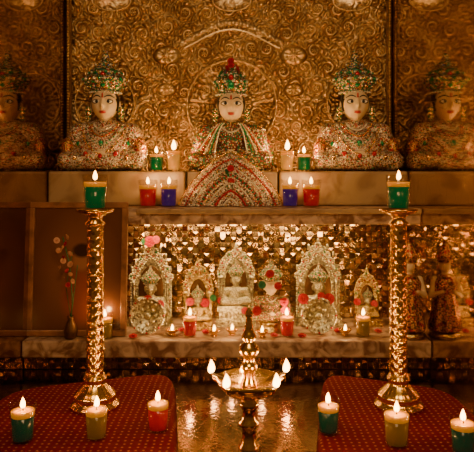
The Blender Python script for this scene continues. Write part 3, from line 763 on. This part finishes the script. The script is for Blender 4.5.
for (px,py,d,R,mt) in ((140,303,1.455,.012,'red'),(205,301,1.484,.011,'red'),(222,299,1.525,.011,'red'),(303,297,1.46,.013,'red'),(329,297,1.46,.013,'red'),(285,309,1.45,.011,'pink'),(270,272,1.425,.010,'red'),(257,309,1.42,.011,'red'),(160,303,1.455,.011,'pink'),(314,303,1.45,.010,'pink'),(150,240,1.52,.014,'red'),(245,309,1.48,.009,'pink'),(262,283,1.43,.009,'green'),(278,284,1.43,.009,'red'),(145,240,1.52,.009,'green'),(190,300,1.483,.010,'pink'),(357,300,1.522,.009,'red'),(156,238,1.52,.010,'pink'),(284,300,1.44,.010,'red'),(148,298,1.458,.011,'red'),(321,294,1.462,.009,'red'),(374,302,1.522,.009,'pink'),(213,296,1.484,.008,'green')):
    flower((X(px,d),d,.437-(py-180)*d/600-.005),R,M[mt],(1.25,random.uniform(-.3,.3),0),
        {'red':'fresh red rose blossom tucked on an idol','pink':'soft pink rose blossom tucked on an idol','green':'green leaf rosette tucked on an idol'}[mt])
# petals laid flat on the ledge
for (px,d,R,mt) in ((133,1.40,.010,'red'),(182,1.46,.009,'red'),(206,1.44,.010,'red'),(247,1.45,.010,'red'),(274,1.41,.009,'pink'),(302,1.405,.010,'red'),(338,1.45,.010,'red'),(378,1.45,.009,'pink')):
    flower((X(px,d),d,Z_STEP+.0005),R,M[mt],(0.25,0,0),{'red':'fresh red rose blossom lying on the marble ledge','pink':'soft pink rose blossom lying on the marble ledge'}[mt])
# ------------------------------------------------------------ framed picture
def mk_pic():
    m,nt,N,L,P=new_mat('dark_devotional_print'); P.inputs['Roughness'].default_value=.2
    tc=N.new('ShaderNodeTexCoord')
    def blob(cx,cz,rx,rz,col,prevc,soft=.35):
        mp=N.new('ShaderNodeMapping'); mp.vector_type='POINT'; L.new(tc.outputs['Object'],mp.inputs[0])
        mp.inputs['Location'].default_value=(-cx/rx,0,-cz/rz); mp.inputs['Scale'].default_value=(1/rx,0,1/rz)
        ln=N.new('ShaderNodeVectorMath'); ln.operation='LENGTH'; L.new(mp.outputs[0],ln.inputs[0])
        mr=N.new('ShaderNodeMapRange'); mr.inputs['From Min'].default_value=1; mr.inputs['From Max'].default_value=1-soft; L.new(ln.outputs['Value'],mr.inputs['Value'])
        mx=N.new('ShaderNodeMix'); mx.data_type='RGBA'; L.new(mr.outputs['Result'],mx.inputs['Factor']); 
        if prevc is None: mx.inputs['A'].default_value=(.12,.045,.018,1)
        else: L.new(prevc,mx.inputs['A'])
        mx.inputs['B'].default_value=col+(1,); return mx.outputs['Result']
    c=blob(.0,.15,.11,.16,(.22,.09,.035),None,.6)
    c=blob(.01,.09,.055,.075,(.28,.07,.025),c); c=blob(.01,.18,.024,.032,(.34,.15,.07),c); c=blob(.01,.20,.027,.02,(.05,.022,.012),c)
    L.new(c,P.inputs['Base Color']); return m
e=empty('framed_picture',(X(77,1.42),1.412,Z_STEP+.001),'dark wood framed devotional picture leaning on the shelf','picture frame',rot=(-.085,0,0))
W,H=.236,.315
ps=[box(-W/2,W/2,-.006,.006,0,.014),box(-W/2,W/2,-.006,.006,H-.014,H),box(-W/2,-W/2+.014,-.006,.006,.014,H-.014),box(W/2-.014,W/2,-.006,.006,.014,H-.014)]
fo=obj('frame',mk_mesh('frame',*join(ps),smooth=False),simple('dark_walnut',(.28,.12,.05),.3,noise=.3,nscale=40),e)
b=fo.modifiers.new('b','BEVEL'); b.width=.002; b.segments=2
v,f=box(-W/2+.013,W/2-.013,-.001,.004,.013,H-.013); obj('print',mk_mesh('print',v,f,False),mk_pic(),e,label='dark print of a seated figure in red')
e=empty('flower_sprig',(X(68,1.37),1.392,Z_STEP+.0005),'sprig of pale and red blossoms standing before a picture','flowers')
obj('vase',mk_mesh('vase',*lathe([(.010,0),(.014,.004),(.016,.02),(.010,.035),(.006,.045),(.008,.052),(.007,.052),(.005,.045),(.001,.04)],24)),M['recess'],e)
st=[tube([(0,0,.04),(.004,-.002,.10),(-.002,0,.17),(-.020,.006,.235)],.0012,6),tube([(0,0,.04),(.008,-.004,.10),(.016,0,.17)],.001,6),tube([(0,0,.05),(-.01,-.003,.12),(.004,0,.20)],.001,6)]
obj('stem',mk_mesh('stem',*join(st)),M['green'],e)
rr=random.Random(3)
for i in range(15):
    t=i/14; flower_part(e,(.013*math.sin(i*2.3)-.004-.015*t,-.006,.125+.11*t),.0055+.002*rr.random(),M['cream'] if i%4 else M['red'],(1.2,rr.uniform(-.5,.5),i))

# ------------------------------------------------------------ lights
def area(name,loc,rot,size,w,col=(1,.66,.33),sy=None):
    l=bpy.data.lights.new(name,'AREA'); l.energy=w; l.color=col; l.size=size
    if sy: l.shape='RECTANGLE'; l.size_y=sy
    o=bpy.data.objects.new(name,l); COL.objects.link(o); o.location=loc; o.rotation_euler=rot; return o
area('room_lamp',(.0,.15,1.30),(math.radians(57),0,0),.4,7.0)
area('niche_lamp',(-.02,1.475,Z_SHELF-.044),(math.radians(20),0,0),.62,1.3,(1,.60,.24),.02)
w=bpy.data.worlds.new('room_glow'); S.world=w; w.use_nodes=True
w.node_tree.nodes['Background'].inputs[0].default_value=(.15,.07,.025,1); w.node_tree.nodes['Background'].inputs[1].default_value=.6

# ------------------------------------------------------------ camera
c=bpy.data.cameras.new('camera'); co=bpy.data.objects.new('camera',c); COL.objects.link(co)
co.location=(0,0,.437); co.rotation_euler=(pi/2,0,0); c.lens=36*600/474; c.sensor_width=36; c.shift_y=-46/474; c.clip_start=.01
S.camera=co
